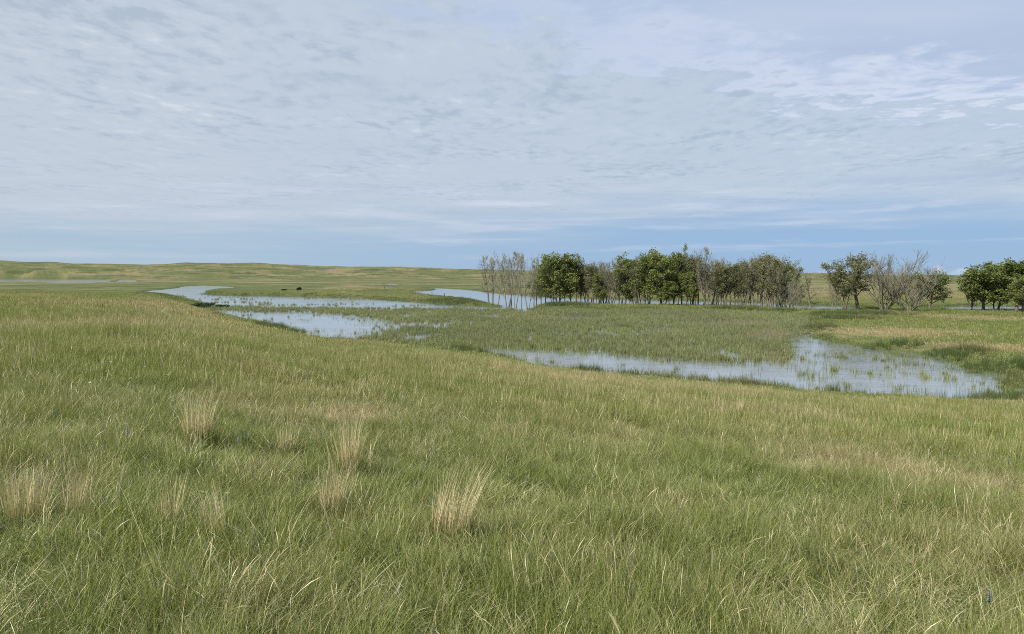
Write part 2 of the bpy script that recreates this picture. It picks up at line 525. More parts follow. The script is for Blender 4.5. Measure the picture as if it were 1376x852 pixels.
def simple_leaf(name, a, b_, dead=None, trans=0.3):
    m_, g = material(name)
    br = g.attr('br')
    oi = g.n('ShaderNodeObjectInfo').outputs['Random']
    c_ = g.mix(br, a, b_)
    c_ = g.mix(1.0, c_, g.mix(oi, (.85, .88, .85), (1.15, 1.10, 1.05)), 'MULTIPLY')
    finish(g, leafy(g, c_, trans))
    return m_

M_leaf = simple_leaf('tree_leaf', (.070, .102, .030), (.235, .270, .085))
M_leaf_thin = simple_leaf('thin_leaf', (.100, .115, .050), (.215, .222, .110))
M_bush = simple_leaf('bush_leaf', (.022, .042, .012), (.060, .085, .025))
M_bark, g = material('bark')
geo = g.n('ShaderNodeNewGeometry').outputs['Position']
finish(g, principled(g, g.mix(g.noise(geo, 6, 5, 0.6), (.075, .062, .048), (.20, .175, .14)), 0.9, 0.15))
M_dead, g = material('weathered_bark')
geo = g.n('ShaderNodeNewGeometry').outputs['Position']
finish(g, principled(g, g.mix(g.noise(geo, 5, 5, 0.6), (.085, .078, .060), (.235, .220, .175)), 0.9, 0.15))
M_twig, g = material('grey_twig')
finish(g, principled(g, g.mix(g.attr('br'), (.150, .145, .105), (.300, .290, .215)), 0.9, 0.15))
def flat_mat(name, c_, rough=0.7, trans=0.0):
    m_, g = material(name)
    geo = g.n('ShaderNodeNewGeometry').outputs['Position']
    k = g.mix(g.noise(geo, 40, 3), tuple(q * 0.75 for q in c_), tuple(min(1, q * 1.2) for q in c_))
    finish(g, leafy(g, k, trans) if trans else principled(g, k, rough, 0.2))
    return m_
M_stem = flat_mat('flower_stem', (.09, .13, .05), trans=0.2)
M_blue = flat_mat('blue_petal', (.30, .33, .56), trans=0.3)
M_white = flat_mat('white_petal', (.78, .77, .66), trans=0.3)
M_post = flat_mat('grey_post_wood', (.10, .09, .075))

# ------------------------------------------------------------------ ground
fine_az = np.arange(-44.0, 44.001, 0.165)
az_all = np.radians(np.concatenate([fine_az, np.arange(47, 316, 3.0)]))
rr = np.concatenate([np.geomspace(0.35, 40, 130), EYE * F / np.arange(167.0, 60.0, -0.9), EYE * F / np.arange(60.0, 12.0, -0.34), EYE * F / np.arange(12.0, 2.2, -0.16), [3300, 3600, 4100, 4800, 6000, 8000, 12000]])
rr = np.unique(np.round(rr, 3))
A, Rg = np.meshgrid(az_all, rr)
gx, gy = (np.sin(A) * Rg).ravel(), (np.cos(A) * Rg).ravel()
gz = height(gx, gy)
na, nr = len(az_all), len(rr)
ii = np.arange(nr - 1)[:, None] * na
jj = np.arange(na)[None, :]
jn = (jj + 1) % na
quads = np.stack([ii + jj, ii + jn, ii + na + jn, ii + na + jj], -1).reshape(-1, 4)[:, ::-1]
cz = height(np.array([0.0]), np.array([0.001]))[0]
verts = np.concatenate([np.stack([gx, gy, gz], 1), [[0, 0, cz]]])
cap = np.stack([np.full(na, len(verts) - 1), jn.ravel(), jj.ravel()], 1)
me = new_mesh('ground', verts, [quads, cap], [M_ground], True)
allx, ally = verts[:, 0], verts[:, 1]
fattr(me, 'dry', dryness(allx, ally))
rad = np.hypot(allx, ally)
shd = np.full(len(allx), 60.0)
kk = (rad > 25) & (rad < 3500)
shd[kk] = shore_dist(allx[kk], ally[kk])
fattr(me, 'shore', 1 - sst(shd, 0.0, np.clip(rad / 45, 1.2, 6.0)))
ground = obj('ground', me)
tag(ground, kind='structure')

# water: one level sheet lying in the hollows of the ground
wa = np.radians(np.arange(-50, 50.1, 2.5))
wr = np.array([36, 60, 110, 200, 400, 800, 1400, 2200.0])
A, Rg = np.meshgrid(wa, wr)
wv_ = np.stack([(np.sin(A) * Rg).ravel(), (np.cos(A) * Rg).ravel(), np.zeros(A.size)], 1)
nw = len(wa)
q = np.array([[i * nw + j + 1, i * nw + j, (i + 1) * nw + j, (i + 1) * nw + j + 1] for i in range(len(wr) - 1) for j in range(nw - 1)])[:, ::-1]
water = obj('water', new_mesh('water', wv_, [q], [M_water], True))
tag(water, kind='structure')

# ------------------------------------------------------------------ grass
def blades(n, rad_, hmin, hmax, wid, lean, curl, segs=3, seed=0, base_spread=1.0, head=0.0, up=0.0, droop=0.0):
    """a clump of n tapering, arching blades; returns a mesh with h (along), br and bq (per blade)"""
    rg = np.random.default_rng(seed)
    V, Fq, Hh, Br, Bq = [], [], [], [], []
    for i in range(n):
        a = rg.uniform(0, 2 * math.pi)
        rr_ = rad_ * math.sqrt(rg.uniform()) * base_spread
        bx, by = math.cos(a) * rr_, math.sin(a) * rr_
        la = a + rg.normal(0, 0.9)
        hgt_ = rg.uniform(hmin, hmax)
        ln = abs(rg.normal(0, lean)) + up
        cu = rg.uniform(0.2, 1.0) * curl
        wd = wid * rg.uniform(0.6, 1.25)
        face = la + rg.normal(math.pi / 2, 0.6)
        fx, fy = math.cos(face), math.sin(face)
        x_, y_, z_ = bx, by, -0.02
        v0 = len(V)
        b1, b2 = rg.uniform(), rg.uniform()
        th = ln * 0.5
        st_ = hgt_ / segs
        for s_ in range(segs + 1):
            t = s_ / segs
            ww = wd * (1 - t) ** 0.75 if head == 0 else wd * (0.55 if t < 0.72 else head * (1.15 - abs(t - 0.84) * 6))
            ww = max(ww, wd * 0.08)
            V.append((x_ - fx * ww / 2, y_ - fy * ww / 2, z_))
            V.append((x_ + fx * ww / 2, y_ + fy * ww / 2, z_))
            Hh += [t, t]; Br += [b1, b1]; Bq += [b2, b2]
            th = ln * 0.5 + cu * t * t * 1.6 + droop * max(0, t - 0.7) * 2
            x_ += math.cos(la) * math.sin(th) * st_
            y_ += math.sin(la) * math.sin(th) * st_
            z_ += math.cos(th) * st_
        for s_ in range(segs):
            k = v0 + 2 * s_
            Fq.append((k, k + 1, k + 3, k + 2))
    return np.array(V), np.array(Fq), np.array(Hh), np.array(Br), np.array(Bq)

def blade_mesh(name, mat, **kw):
    V, Fq, Hh, Br, Bq = blades(**kw)
    me_ = new_mesh(name, V, [Fq], [mat], True)
    fattr(me_, 'h', Hh); fattr(me_, 'br', Br); fattr(me_, 'bq', Bq)
    return me_

def palette(name, meshes):
    c_ = bpy.data.collections.new(name)
    for i, me_ in enumerate(meshes):
        o = bpy.data.objects.new('%s_%02d' % (name, i), me_)
        c_.objects.link(o)
    return c_

def scatter(name, pal, npal, x, y, scl, label, cat, zoff=0.0, tilt=0.12, dry=None, tint=None, z=None, idx=None, sclz=None):
    rg = np.random.default_rng(len(x) + npal)
    n = len(x)
    if z is None:
        z = height(x, y) + zoff
    me_ = new_mesh(name, np.stack([x, y, z], 1), [])
    rot = np.stack([rg.normal(0, tilt, n), rg.normal(0, tilt, n), rg.uniform(0, 2 * np.pi, n)], 1)
    sz = scl if sclz is None else sclz
    s3 = np.stack([scl, scl, sz * rg.uniform(0.8, 1.2, n)], 1)
    for nm, dt in (('rot', rot), ('scl', s3)):
        a = me_.attributes.new(nm, 'FLOAT_VECTOR', 'POINT')
        a.data.foreach_set('vector', dt.astype(np.float32).ravel())
    a = me_.attributes.new('pick', 'INT', 'POINT')
    a.data.foreach_set('value', (rg.integers(0, npal, n) if idx is None else idx).astype(np.int32))
    fattr(me_, 'dry', dry if dry is not None else np.zeros(n))
    fattr(me_, 'tint', tint if tint is not None else np.zeros(n))
    o = obj(name, me_)
    ng = bpy.data.node_groups.new(name, 'GeometryNodeTree')
    ng.interface.new_socket('Geometry', in_out='INPUT', socket_type='NodeSocketGeometry')
    ng.interface.new_socket('Geometry', in_out='OUTPUT', socket_type='NodeSocketGeometry')
    N, L = ng.nodes, ng.links
    gi, go = N.new('NodeGroupInput'), N.new('NodeGroupOutput')
    ci = N.new('GeometryNodeCollectionInfo')
    ci.inputs['Collection'].default_value = pal
    ci.inputs['Separate Children'].default_value = True
    ci.inputs['Reset Children'].default_value = True
    ip = N.new('GeometryNodeInstanceOnPoints')
    ip.inputs['Pick Instance'].default_value = True
    def na_(nm, dt):
        q_ = N.new('GeometryNodeInputNamedAttribute')
        q_.data_type = dt
        q_.inputs['Name'].default_value = nm
        return q_.outputs['Attribute']
    e2r = N.new('FunctionNodeEulerToRotation')
    L.new(na_('rot', 'FLOAT_VECTOR'), e2r.inputs[0])
    L.new(gi.outputs[0], ip.inputs['Points'])
    L.new(ci.outputs[0], ip.inputs['Instance'])
    L.new(na_('pick', 'INT'), ip.inputs['Instance Index'])
    L.new(e2r.outputs[0], ip.inputs['Rotation'])
    L.new(na_('scl', 'FLOAT_VECTOR'), ip.inputs['Scale'])
    L.new(ip.outputs[0], go.inputs[0])
    md = o.modifiers.new('scatter', 'NODES')
    md.node_group = ng
    return tag(o, label, cat, None, 'stuff')

def sample_ring(rg, n, r0, r1, a0=-46.0, a1=46.0, p=1.0):
    """n points between r0 and r1, density per square metre falling as r^-p"""
    e = 2 - p
    rq = (r0 ** e + rg.uniform(size=n) * (r1 ** e - r0 ** e)) ** (1 / e)
    aq = np.radians(rg.uniform(a0, a1, n))
    return np.sin(aq) * rq, np.cos(aq) * rq

TUFTS = [  # photo column, row of the foot, height and half width in pixels, blades, label
    (265, 598, 50, 27, 300, 'broad straw tuft with dark green foot, furthest left of the upper tufts'),
    (470, 645, 62, 20, 260, 'tall upright straw tuft, nearest the middle of the slope'),
    (445, 700, 58, 22, 240, 'straw tuft just below the tall upright one'),
    (605, 735, 80, 36, 330, 'wide loose straw tuft leaning right, lowest of the middle tufts'),
    (36, 705, 58, 32, 240, 'straw tuft at the left edge of the picture'),
    (105, 700, 52, 24, 170, 'thin straw tuft right of the one at the left edge'),
    (232, 712, 55, 20, 120, 'sparse pale tuft below the broad left hand one'),
    (290, 725, 58, 26, 120, 'sparse pale tuft leaning left beside the lower middle grass'),
    (994.5, 559, 20, 8, 110, 'small pale straw tuft alone high on the right of the slope'),
    (385, 610, 34, 16, 90, 'thin pale tuft between the two tall straw tufts of the upper slope'),
]
TUFT_AT = [(ground_at(t_[0], t_[1]), t_[2], t_[3]) for t_ in TUFTS]
rg = np.random.default_rng(11)
near_meshes = [blade_mesh('blade_clump', M_blade, n=95, rad_=0.18, hmin=0.14, hmax=0.44, wid=0.0046, lean=0.60, curl=0.95, segs=4, seed=i) for i in range(5)]
near_meshes += [blade_mesh('low_clump', M_blade, n=90, rad_=0.19, hmin=0.08, hmax=0.26, wid=0.0050, lean=0.8, curl=1.1, segs=3, seed=20 + i) for i in range(3)]
stalk_meshes = [blade_mesh('stalk_clump', M_stalk, n=12, rad_=0.17, hmin=0.24, hmax=0.54, wid=0.0028, lean=0.42, curl=0.6, segs=7, seed=40 + i, head=1.5, droop=0.6) for i in range(4)]
stalk_meshes += [blade_mesh('long_arching_clump', M_stalk, n=6, rad_=0.15, hmin=0.45, hmax=0.80, wid=0.0030, lean=0.55, curl=1.25, segs=9, seed=50 + i) for i in range(3)]
def forb_mesh(name, seed):
    rg_ = np.random.default_rng(seed)
    V, Fq, Hh, Br, Bq = [], [], [], [], []
    for st in range(5):
        a = rg_.uniform(0, 6.28); ln = rg_.uniform(0.1, 0.5); hh_ = rg_.uniform(0.18, 0.38)
        b_ = np.array([math.cos(a) * .05, math.sin(a) * .05, 0.0]); d = np.array([math.cos(a) * ln, math.sin(a) * ln, 1.0]) * hh_
        v0 = len(V); o_ = np.array([.0018, .0018, 0])
        V += [b_ - o_, b_ + o_, b_ + d + o_ * .5, b_ + d - o_ * .5]; Fq.append((v0, v0 + 1, v0 + 2, v0 + 3)); Hh += [0, 0, 1, 1]; Br += [.3] * 4; Bq += [.95] * 4
        for k in range(13):
            t = 0.2 + 0.8 * k / 12
            an = k * 2.4 + rg_.uniform(-.3, .3)
            L = rg_.uniform(0.03, 0.055) * (1.25 - 0.6 * t)
            e = np.array([math.cos(an), math.sin(an), rg_.uniform(0.0, 0.7)]); sd_ = np.array([-math.sin(an), math.cos(an), 0])
            c_ = b_ + d * t; v0 = len(V); bb = rg_.uniform(0.1, 0.7)
            V += [c_, c_ + e * L * .5 + sd_ * L * .2, c_ + e * L + (0, 0, -L * .2), c_ + e * L * .5 - sd_ * L * .2]
            Fq.append((v0, v0 + 1, v0 + 2, v0 + 3)); Hh += [.2] * 4; Br += [bb] * 4; Bq += [.9] * 4
    me_ = new_mesh(name, np.array(V), [np.array(Fq)], [M_blade])
    fattr(me_, 'h', Hh); fattr(me_, 'br', Br); fattr(me_, 'bq', Bq)
    return me_
extra = [forb_mesh('forb', 57), forb_mesh('forb', 58)]
extra += [blade_mesh('dead_thatch', M_stalk, n=26, rad_=0.20, hmin=0.12, hmax=0.34, wid=0.0036, lean=0.9, curl=0.8, segs=3, seed=90 + i, up=1.4) for i in range(2)]
pal_near = palette('near_grass', near_meshes + stalk_meshes + extra)

def land_only(x, y, dmin=0.1):
    k = np.ones(len(x), bool)
    r_ = np.hypot(x, y)
    c_ = r_ > 25
    if c_.any():
        d_ = shore_dist(x[c_], y[c_])
        k[c_] = d_ > dmin
    return k

x1, y1 = sample_ring(rg, 15500, 1.7, 17, -60, 60, 0.9)
d1 = dryness(x1, y1)
t1 = np.clip(0.34 + 1.5 * fbm(x1 / 2.6, y1 / 2.6, 3, 91), 0, 1)
pick = np.where(rg.uniform(size=len(x1)) < 0.19 + 0.30 * d1, rg.integers(8, 15, len(x1)), rg.integers(0, 8, len(x1)))
sp_ = rg.uniform(size=len(x1))
patch = fbm(x1 / 1.7, y1 / 1.7, 3, 99)
pick = np.where(sp_ < 0.035, rg.integers(15, 17, len(x1)), np.where(sp_ < 0.06 + 0.5 * sst(patch, 0.12, 0.42), rg.integers(17, 19, len(x1)), pick))
hv = 0.88 * np.clip(0.78 + 0.75 * fbm(x1 / 1.9, y1 / 1.9, 2, 95) + 0.35 * fbm(x1 / .5, y1 / .5, 2, 98), 0.35, 1.5)
for p_, hp_, wp_ in TUFT_AT:                  # the grass grows short round a bunchgrass tuft
    w_ = wp_ * p_[1] / F
    hv *= 1 - 0.35 * np.exp(-((x1 - p_[0]) / (w_ * 1.3)) ** 2 - ((y1 - p_[1] + 0.25) / 0.6) ** 2)
scatter('prairie_grass', pal_near, 19, x1, y1, rg.uniform(0.75, 1.2, len(x1)), 'long green prairie grass with pale stalks covering the near slope', 'grass', tilt=0.26, dry=d1, tint=t1, idx=pick, sclz=hv)

mid_meshes = [blade_mesh('mid_clump', M_blade, n=60, rad_=0.30, hmin=0.12, hmax=0.36, wid=0.012, lean=0.40, curl=0.6, segs=2, seed=60 + i) for i in range(4)]
mid_meshes += [blade_mesh('mid_stalk', M_stalk, n=10, rad_=0.28, hmin=0.32, hmax=0.58, wid=0.008, lean=0.28, curl=0.35, segs=4, seed=80 + i) for i in range(2)]
pal_mid = palette('mid_grass', mid_meshes)
x2, y2 = sample_ring(rg, 42000, 15.5, 62, -48, 48, 1.0)
k = land_only(x2, y2, 0.2); x2, y2 = x2[k], y2[k]
d2 = dryness(x2, y2)
t2 = np.clip(0.34 + 1.5 * fbm(x2 / 6, y2 / 6, 4, 91), 0, 1)
pick = np.where(rg.uniform(size=len(x2)) < 0.10 + 0.22 * d2, rg.integers(4, 6, len(x2)), rg.integers(0, 4, len(x2)))
hv = np.clip(0.85 + 0.8 * fbm(x2 / 3.0, y2 / 3.0, 2, 95), 0.4, 1.5)
near_w = np.hypot(x2, y2) > 25
hv[near_w] *= 0.45 + 0.55 * sst(shore_dist(x2[near_w], y2[near_w]), 1.0, 9.0)
scatter('slope_grass', pal_mid, 6, x2, y2, rg.uniform(0.8, 1.25, len(x2)), 'green and straw coloured grass lower down the slope to the marsh', 'grass', tilt=0.2, dry=d2, tint=t2, idx=pick, sclz=hv)

far_meshes = [blade_mesh('far_clump', M_blade, n=46, rad_=0.75, hmin=0.14, hmax=0.36, wid=0.034, lean=0.40, curl=0.5, segs=2, seed=100 + i) for i in range(4)]
pal_far = palette('far_grass', far_meshes)
x3, y3 = sample_ring(rg, 52000, 58, 330, -46, 46, 1.15)
k = land_only(x3, y3, 0.5); x3, y3 = x3[k], y3[k]
d3 = dryness(x3, y3)
t3 = np.clip(0.45 + 0.9 * fbm(x3 / 14, y3 / 14, 3, 91), 0, 1)
scatter('meadow_grass', pal_far, 4, x3, y3, rg.uniform(0.8, 1.3, len(x3)), 'short green meadow grass on the banks and far side of the marsh', 'grass', dry=d3, tint=t3, sclz=np.where((np.hypot(x3, y3) < 105) & (shore_dist(x3, y3) < 7), 0.55, 0.95))

# ------------------------------------------------------------------ reeds standing in the marsh
OPEN_PX = [
    [(640, 474), (652, 467), (680, 469), (740, 471), (800, 473), (850, 478), (900, 482), (950, 486), (1000, 489), (1050, 488), (1075, 482), (1090, 478), (1130, 488), (1200, 492), (1260, 488), (1300, 500), (1360, 500), (1360, 535), (1200, 530), (1000, 516), (750, 496)],
    [(1072, 462), (1090, 452), (1104, 452), (1112, 462), (1100, 476), (1080, 478)],
    [(1162, 462), (1186, 468), (1190, 480), (1168, 482)],
    [(270, 416), (330, 419), (400, 419.5), (440, 421), (470, 424), (505, 427.5), (528, 432), (540, 440), (528, 446), (505, 450), (480, 456), (420, 456), (340, 440)],
]
OPEN = [np.array([flat_at(*p) for p in poly]) for poly in OPEN_PX]
def poly_d(x, y, polys):
    pts = np.stack([x, y], 1)
    o = np.full(len(x), -1e9)
    for p in polys:
        o = np.maximum(o, inside_dist(pts, p))
    return o
marsh_poly = WATER[0]
reed_meshes = [blade_mesh('reed_clump', M_reed, n=26, rad_=0.20 + 0.03 * (i % 3), hmin=0.26, hmax=0.66, wid=0.042, lean=0.42, curl=0.7, segs=2, seed=140 + i) for i in range(5)]
reed_meshes += [blade_mesh('lone_reeds', M_reed, n=7, rad_=0.30, hmin=0.22, hmax=0.60, wid=0.026, lean=0.30, curl=0.5, segs=2, seed=150 + i) for i in range(3)]
pal_reed = palette('reed', reed_meshes)
lo, hi = marsh_poly.min(0), marsh_poly.max(0)
n0 = 150000
xr, yr = sample_ring(rg, n0, 44, 300, -36, 36, 1.35)
dm = inside_dist(np.stack([xr, yr], 1), marsh_poly)
do = poly_d(xr, yr, OPEN)
rr_ = np.hypot(xr, yr)
edge_w = np.clip(rr_ / 40, 1, 4)
prob = np.where(do < 0, np.clip(0.42 + (-do) / edge_w * 0.6, 0, 1), np.clip(0.28 - do / edge_w * 0.12, 0.02, 0.3))
gap = fbm(xr / 7.0, yr / 16.0, 4, 111)
pxr = 688 + F * xr / yr
pyr = HOR + EYE * F / yr
right = sst(pxr, 1045, 1080) * sst(pyr, 447, 456)
prob = prob * np.clip(0.95 + 1.9 * gap, 0, 1)
prob = np.where(right > 0, prob * (1 - right) + right * np.clip(0.20 + 0.9 * fbm(xr / 2.6, yr / 5.5, 3, 117), 0.05, 0.5) * np.where(do > 0, 0.45, 1.0), prob)
dens = 0.56
brown = np.zeros(n0)
for (bx_, by_, rx_, ry_) in [(1035, 452, 40, 8), (985, 435, 70, 3.5), (900, 446, 40, 3), (1120, 470, 35, 8), (760, 428, 60, 2.5), (630, 434, 40, 1.5)]:
    brown = np.maximum(brown, np.clip(1.3 - np.sqrt(((pxr - bx_) / rx_) ** 2 + ((pyr - by_) / ry_) ** 2) + 0.5 * gap, 0, 1))
prob = prob * (1 - 0.45 * brown)
band_d = poly_d(xr, yr, [WATER[1]])
prob = np.where((dm < -0.4) & (band_d > 0), np.clip(-0.10 + 0.9 * fbm(xr / 9, yr / 14, 3, 119), 0, 0.5), prob)
wet = (do > 0) | (right > 0.5)
prob = np.where(wet & (dm > -0.4), prob * 2.8, prob)
k = ((dm > -0.4) | (band_d > 0)) & (rg.uniform(size=n0) < prob * dens)
xr, yr, do, brown, wet = xr[k], yr[k], do[k], brown[k], wet[k]
dr = np.clip(0.05 + 0.6 * fbm(xr / 8.0, yr / 14.0, 3, 121), 0.02, 0.9)
tr = np.clip(0.3 + 0.8 * fbm(xr / 12, yr / 20, 3, 125), 0, 0.8)
dr = np.maximum(dr, brown * 0.75)
sc_ = rg.uniform(0.7, 1.2, len(xr)) * (1 - 0.25 * brown) * np.where(wet, 0.85, 1.0)
scatter('marsh_reeds', pal_reed, 8, xr, yr, sc_, 'dense grey green reeds standing in the flooded marsh', 'reeds', dry=dr, tint=tr, z=np.full(len(xr), -0.04),
        idx=np.where(wet & (rg.uniform(size=len(xr)) < 0.92), rg.integers(5, 8, len(xr)), rg.integers(0, 5, len(xr))))

# rank dark sedge along the banks
sedge_meshes = [blade_mesh('sedge_clump', M_sedge, n=42, rad_=0.34, hmin=0.25, hmax=0.62, wid=0.022, lean=0.38, curl=0.6, segs=2, seed=160 + i) for i in range(4)]
pal_sedge = palette('sedge', sedge_meshes)
xs, ys = sample_ring(rg, 260000, 40, 330, -36, 36, 1.0)
ds = shore_dist(xs, ys)
rs_ = np.hypot(xs, ys)
wdt = np.clip(rs_ / 55, 0.8, 4.0)
ps = np.where(ds > 0, np.exp(-(ds / wdt) ** 2), np.exp(-(ds / (0.35 * wdt)) ** 2) * 0.6)
ps *= np.clip(0.35 + 1.5 * fbm(xs / 6, ys / 9, 3, 131), 0.0, 1)
lush = np.zeros(len(xs))
LUSH = [(625, 470, 28, 5), (1245, 521, 20, 5), (1130, 521, 22, 4), (1320, 526, 45, 4), (1010, 513, 40, 3), (800, 497, 30, 3), (1285, 476, 50, 3.5), (1345, 494, 40, 6), (1200, 466, 60, 2.5), (1090, 440, 30, 3), (1130, 430, 60, 2), (372, 436, 24, 3), (400, 442, 8, 4), (760, 411.5, 40, 2), (985, 416.5, 40, 2), (620, 405, 60, 3), (1150, 424, 70, 2.5)]
for (px, py, rx, ry) in LUSH:
    c_ = flat_at(px, py, 0.45 if py > 495 or px < 660 and py > 435 else 0.2)
    n_ = np.linalg.norm(flat_at(px, py - ry, .2) - flat_at(px, py + ry, .2)) / 2
    q_ = ((xs - c_[0]) / (rx * c_[1] / F)) ** 2 + ((ys - c_[1]) / n_) ** 2
    ps = np.maximum(ps, np.clip(1.3 - q_, 0, 1) * (ds > -0.8) * np.clip(0.7 + 1.3 * fbm(xs / 3.5, ys / 6, 3, 133), 0, 1))
    lush = np.maximum(lush, np.clip(1.3 - q_, 0, 1))
k = rg.uniform(size=len(xs)) < ps * 0.7
xs, ys, ds, rs_, lush = xs[k], ys[k], ds[k], rs_[k], lush[k]
zs_ = np.maximum(height(xs, ys), -0.05)
scatter('shore_sedge', pal_sedge, 4, xs, ys, rg.uniform(0.7, 1.2, len(xs)) * np.clip(rs_ / 90, 0.8, 1.6), 'dark rank sedge fringing the water along the banks', 'sedge',
        z=zs_, dry=np.clip(0.12 + 0.8 * fbm(xs / 9, ys / 9, 3, 137), 0, 0.8), sclz=rg.uniform(0.6, 1.1, len(xs)) * (0.75 + 0.7 * lush))

# ------------------------------------------------------------------ trees
def tube(path, rads, sides, V, Fq, Br, b_):
    path = np.asarray(path)
    v0 = len(V)
    for i, p in enumerate(path):
        t = path[min(i + 1, len(path) - 1)] - path[max(i - 1, 0)]
        t = t / (np.linalg.norm(t) + 1e-9)
        a = np.cross(t, (0.31, 0.95, 0.05)); a /= np.linalg.norm(a) + 1e-9
        c_ = np.cross(t, a)
        for s_ in range(sides):
            an = 2 * math.pi * s_ / sides
            V.append(p + (a * math.cos(an) + c_ * math.sin(an)) * rads[i])
            Br.append(b_)
    for i in range(len(path) - 1):
        for s_ in range(sides):
            k0, k1 = v0 + i * sides + s_, v0 + i * sides + (s_ + 1) % sides
            Fq.append((k0, k1, k1 + sides, k0 + sides))

def make_tree(seed, height_=10.0, width=3.0, stems=1, low=0.25, leaf=0, leaf_size=0.22, patchy=0.0, bark=None, leafmat=None, fan=0.35, n_limb=9, n_br=6, n_tw=4, droop=0.0, name='tree', trunk_r=0.17):
    """a tree whose limbs fill an uneven oval crown; returns (trunk mesh, crown mesh)"""
    rg_ = np.random.default_rng(seed)
    TV, TF, TB = [], [], []
    CV, CF, CB = [], [], []
    LV, LF, LB = [], [], []
    lob = rg_.uniform(0, 2 * math.pi, 3)
    def env(z_, a_):
        t = np.clip((z_ / height_ - low) / (1 - low), 0, 1)
        prof = math.sin(math.pi * min(1, (t * 0.86 + 0.14)) ** 0.8) ** 0.6 if t < 1 else 0
        return width * prof * (1 + 0.22 * math.sin(2 * a_ + lob[0]) + 0.18 * math.sin(3 * a_ + lob[1] + z_ * 0.5))
    def grow(p, d, L, n_, curve, jit):
        pts = [p]
        d = d / np.linalg.norm(d)
        for i in range(n_):
            d = d + np.array([0, 0, curve]) + rg_.normal(0, jit, 3)
            d /= np.linalg.norm(d)
            p = p + d * (L / n_)
            pts.append(p)
        return np.array(pts)
    def leaves_at(c_, k_, sp):
        for _ in range(k_):
            q_ = c_ + rg_.normal(0, sp, 3) * np.array([1, 1, 0.8])
            s_ = leaf_size * rg_.uniform(0.55, 1.35)
            a_ = rg_.normal(size=3); a_ /= np.linalg.norm(a_)
            b2 = np.cross(a_, rg_.normal(size=3)); b2 /= np.linalg.norm(b2) + 1e-9
            v0 = len(LV)
            LV.extend([q_ - a_ * s_ * .5, q_ + b2 * s_ * .32, q_ + a_ * s_ * .5, q_ - b2 * s_ * .32])
            LF.append((v0, v0 + 1, v0 + 2, v0 + 3))
            LB.extend([rg_.uniform()] * 4)
    for st_ in range(stems):
        a0 = 2 * math.pi * (st_ + rg_.uniform(-.2, .2)) / max(stems, 1)
        off = 0.0 if stems == 1 else 0.16
        lean_ = 0.05 if stems == 1 else fan * rg_.uniform(0.5, 1.1)
        base = np.array([math.cos(a0) * off, math.sin(a0) * off, -0.35])
        hh_ = height_ * (0.93 if st_ == 0 else rg_.uniform(0.72, 0.95))
        trunk = grow(base, np.array([math.cos(a0) * lean_, math.sin(a0) * lean_, 1.0]), hh_, 9, 0.03, 0.06)
        tr0 = trunk_r * (1.0 if st_ == 0 else rg_.uniform(0.6, 0.9)) / (1 + 0.12 * (stems - 1))
        rd = tr0 * (1 - np.linspace(0, 1, 10)) ** 0.8 + 0.018
        rd[0] *= 1.45
        tube(trunk, rd, 6, TV, TF, TB, rg_.uniform())
        for l in range(n_limb):
            t = low + (1 - low) * (l + rg_.uniform(0, 0.9)) / n_limb * 0.97
            i_ = min(8, int(t * 9)); f_ = t * 9 - i_
            p = trunk[i_] * (1 - f_) + trunk[i_ + 1] * f_
            a_ = l * 2.399 + rg_.uniform(-.6, .6) + a0
            reach = max(0.5, env(p[2] + 0.8, a_) - 0.25 * np.hypot(p[0], p[1]))
            L = reach * rg_.uniform(0.75, 1.15)
            upw = rg_.uniform(0.5, 1.2) + 0.9 * t
            limb = grow(p, np.array([math.cos(a_), math.sin(a_), upw * (1 - droop)]), L * 1.25, 5, 0.09 - droop * 0.12, 0.10)
            lr = np.linspace(max(0.04, tr0 * (1 - t) * 0.6 + 0.025), 0.016, 6)
            tube(limb, lr, 4, TV, TF, TB, rg_.uniform())
            alive = leaf > 0 and rg_.uniform() > patchy
            for b_ in range(n_br):
                u_ = 0.2 + 0.8 * (b_ + rg_.uniform(0, 1)) / n_br
                j_ = min(4, int(u_ * 5)); g_ = u_ * 5 - j_
                p2 = limb[j_] * (1 - g_) + limb[min(j_ + 1, 5)] * g_
                dd = limb[min(j_ + 1, 5)] - limb[j_]
                dd = dd / (np.linalg.norm(dd) + 1e-9) + rg_.normal(0, 0.55, 3) + np.array([0, 0, 0.25])
                L2 = L * rg_.uniform(0.28, 0.6)
                br_ = grow(p2, dd, L2, 3, 0.06 - droop * 0.1, 0.12)
                tube(br_, np.linspace(0.024, 0.014, 4), 3, CV, CF, CB, rg_.uniform())
                for w_ in range(n_tw):
                    q_ = br_[rg_.integers(1, 4)]
                    d3_ = (br_[-1] - br_[0]); d3_ = d3_ / (np.linalg.norm(d3_) + 1e-9) + rg_.normal(0, 0.6, 3) + np.array([0, 0, 0.3])
                    tw_ = grow(q_, d3_, rg_.uniform(0.35, 0.8), 2, 0.05, 0.1)
                    tube(tw_, np.array([0.014, 0.011, 0.007]), 3, CV, CF, CB, rg_.uniform())
                    if alive and rg_.uniform() > patchy * 0.4:
                        leaves_at(tw_[-1], leaf, 0.24)
                        leaves_at(tw_[1], leaf // 2, 0.22)
    tm = new_mesh(name + '_trunk', np.array(TV), [np.array(TF)], [bark], True)
    nv = len(CV)
    allv = np.array(CV + LV)
    lf = np.array(LF) + nv if LF else np.zeros((0, 4), int)
    cm = new_mesh(name + '_crown', allv, [np.array(CF), lf], [M_twig] + ([leafmat] if leafmat else []), False)
    fattr(cm, 'br', np.array(CB + LB))
    if LF:
        mi = np.zeros(len(CF) + len(LF), np.int32); mi[len(CF):] = 1
        cm.polygons.foreach_set('material_index', mi)
    ext = np.array(TV + CV + LV)
    return tm, cm, np.percentile(ext[:, 2], 99.7), np.percentile(np.hypot(ext[:, 0], ext[:, 1]), 95)

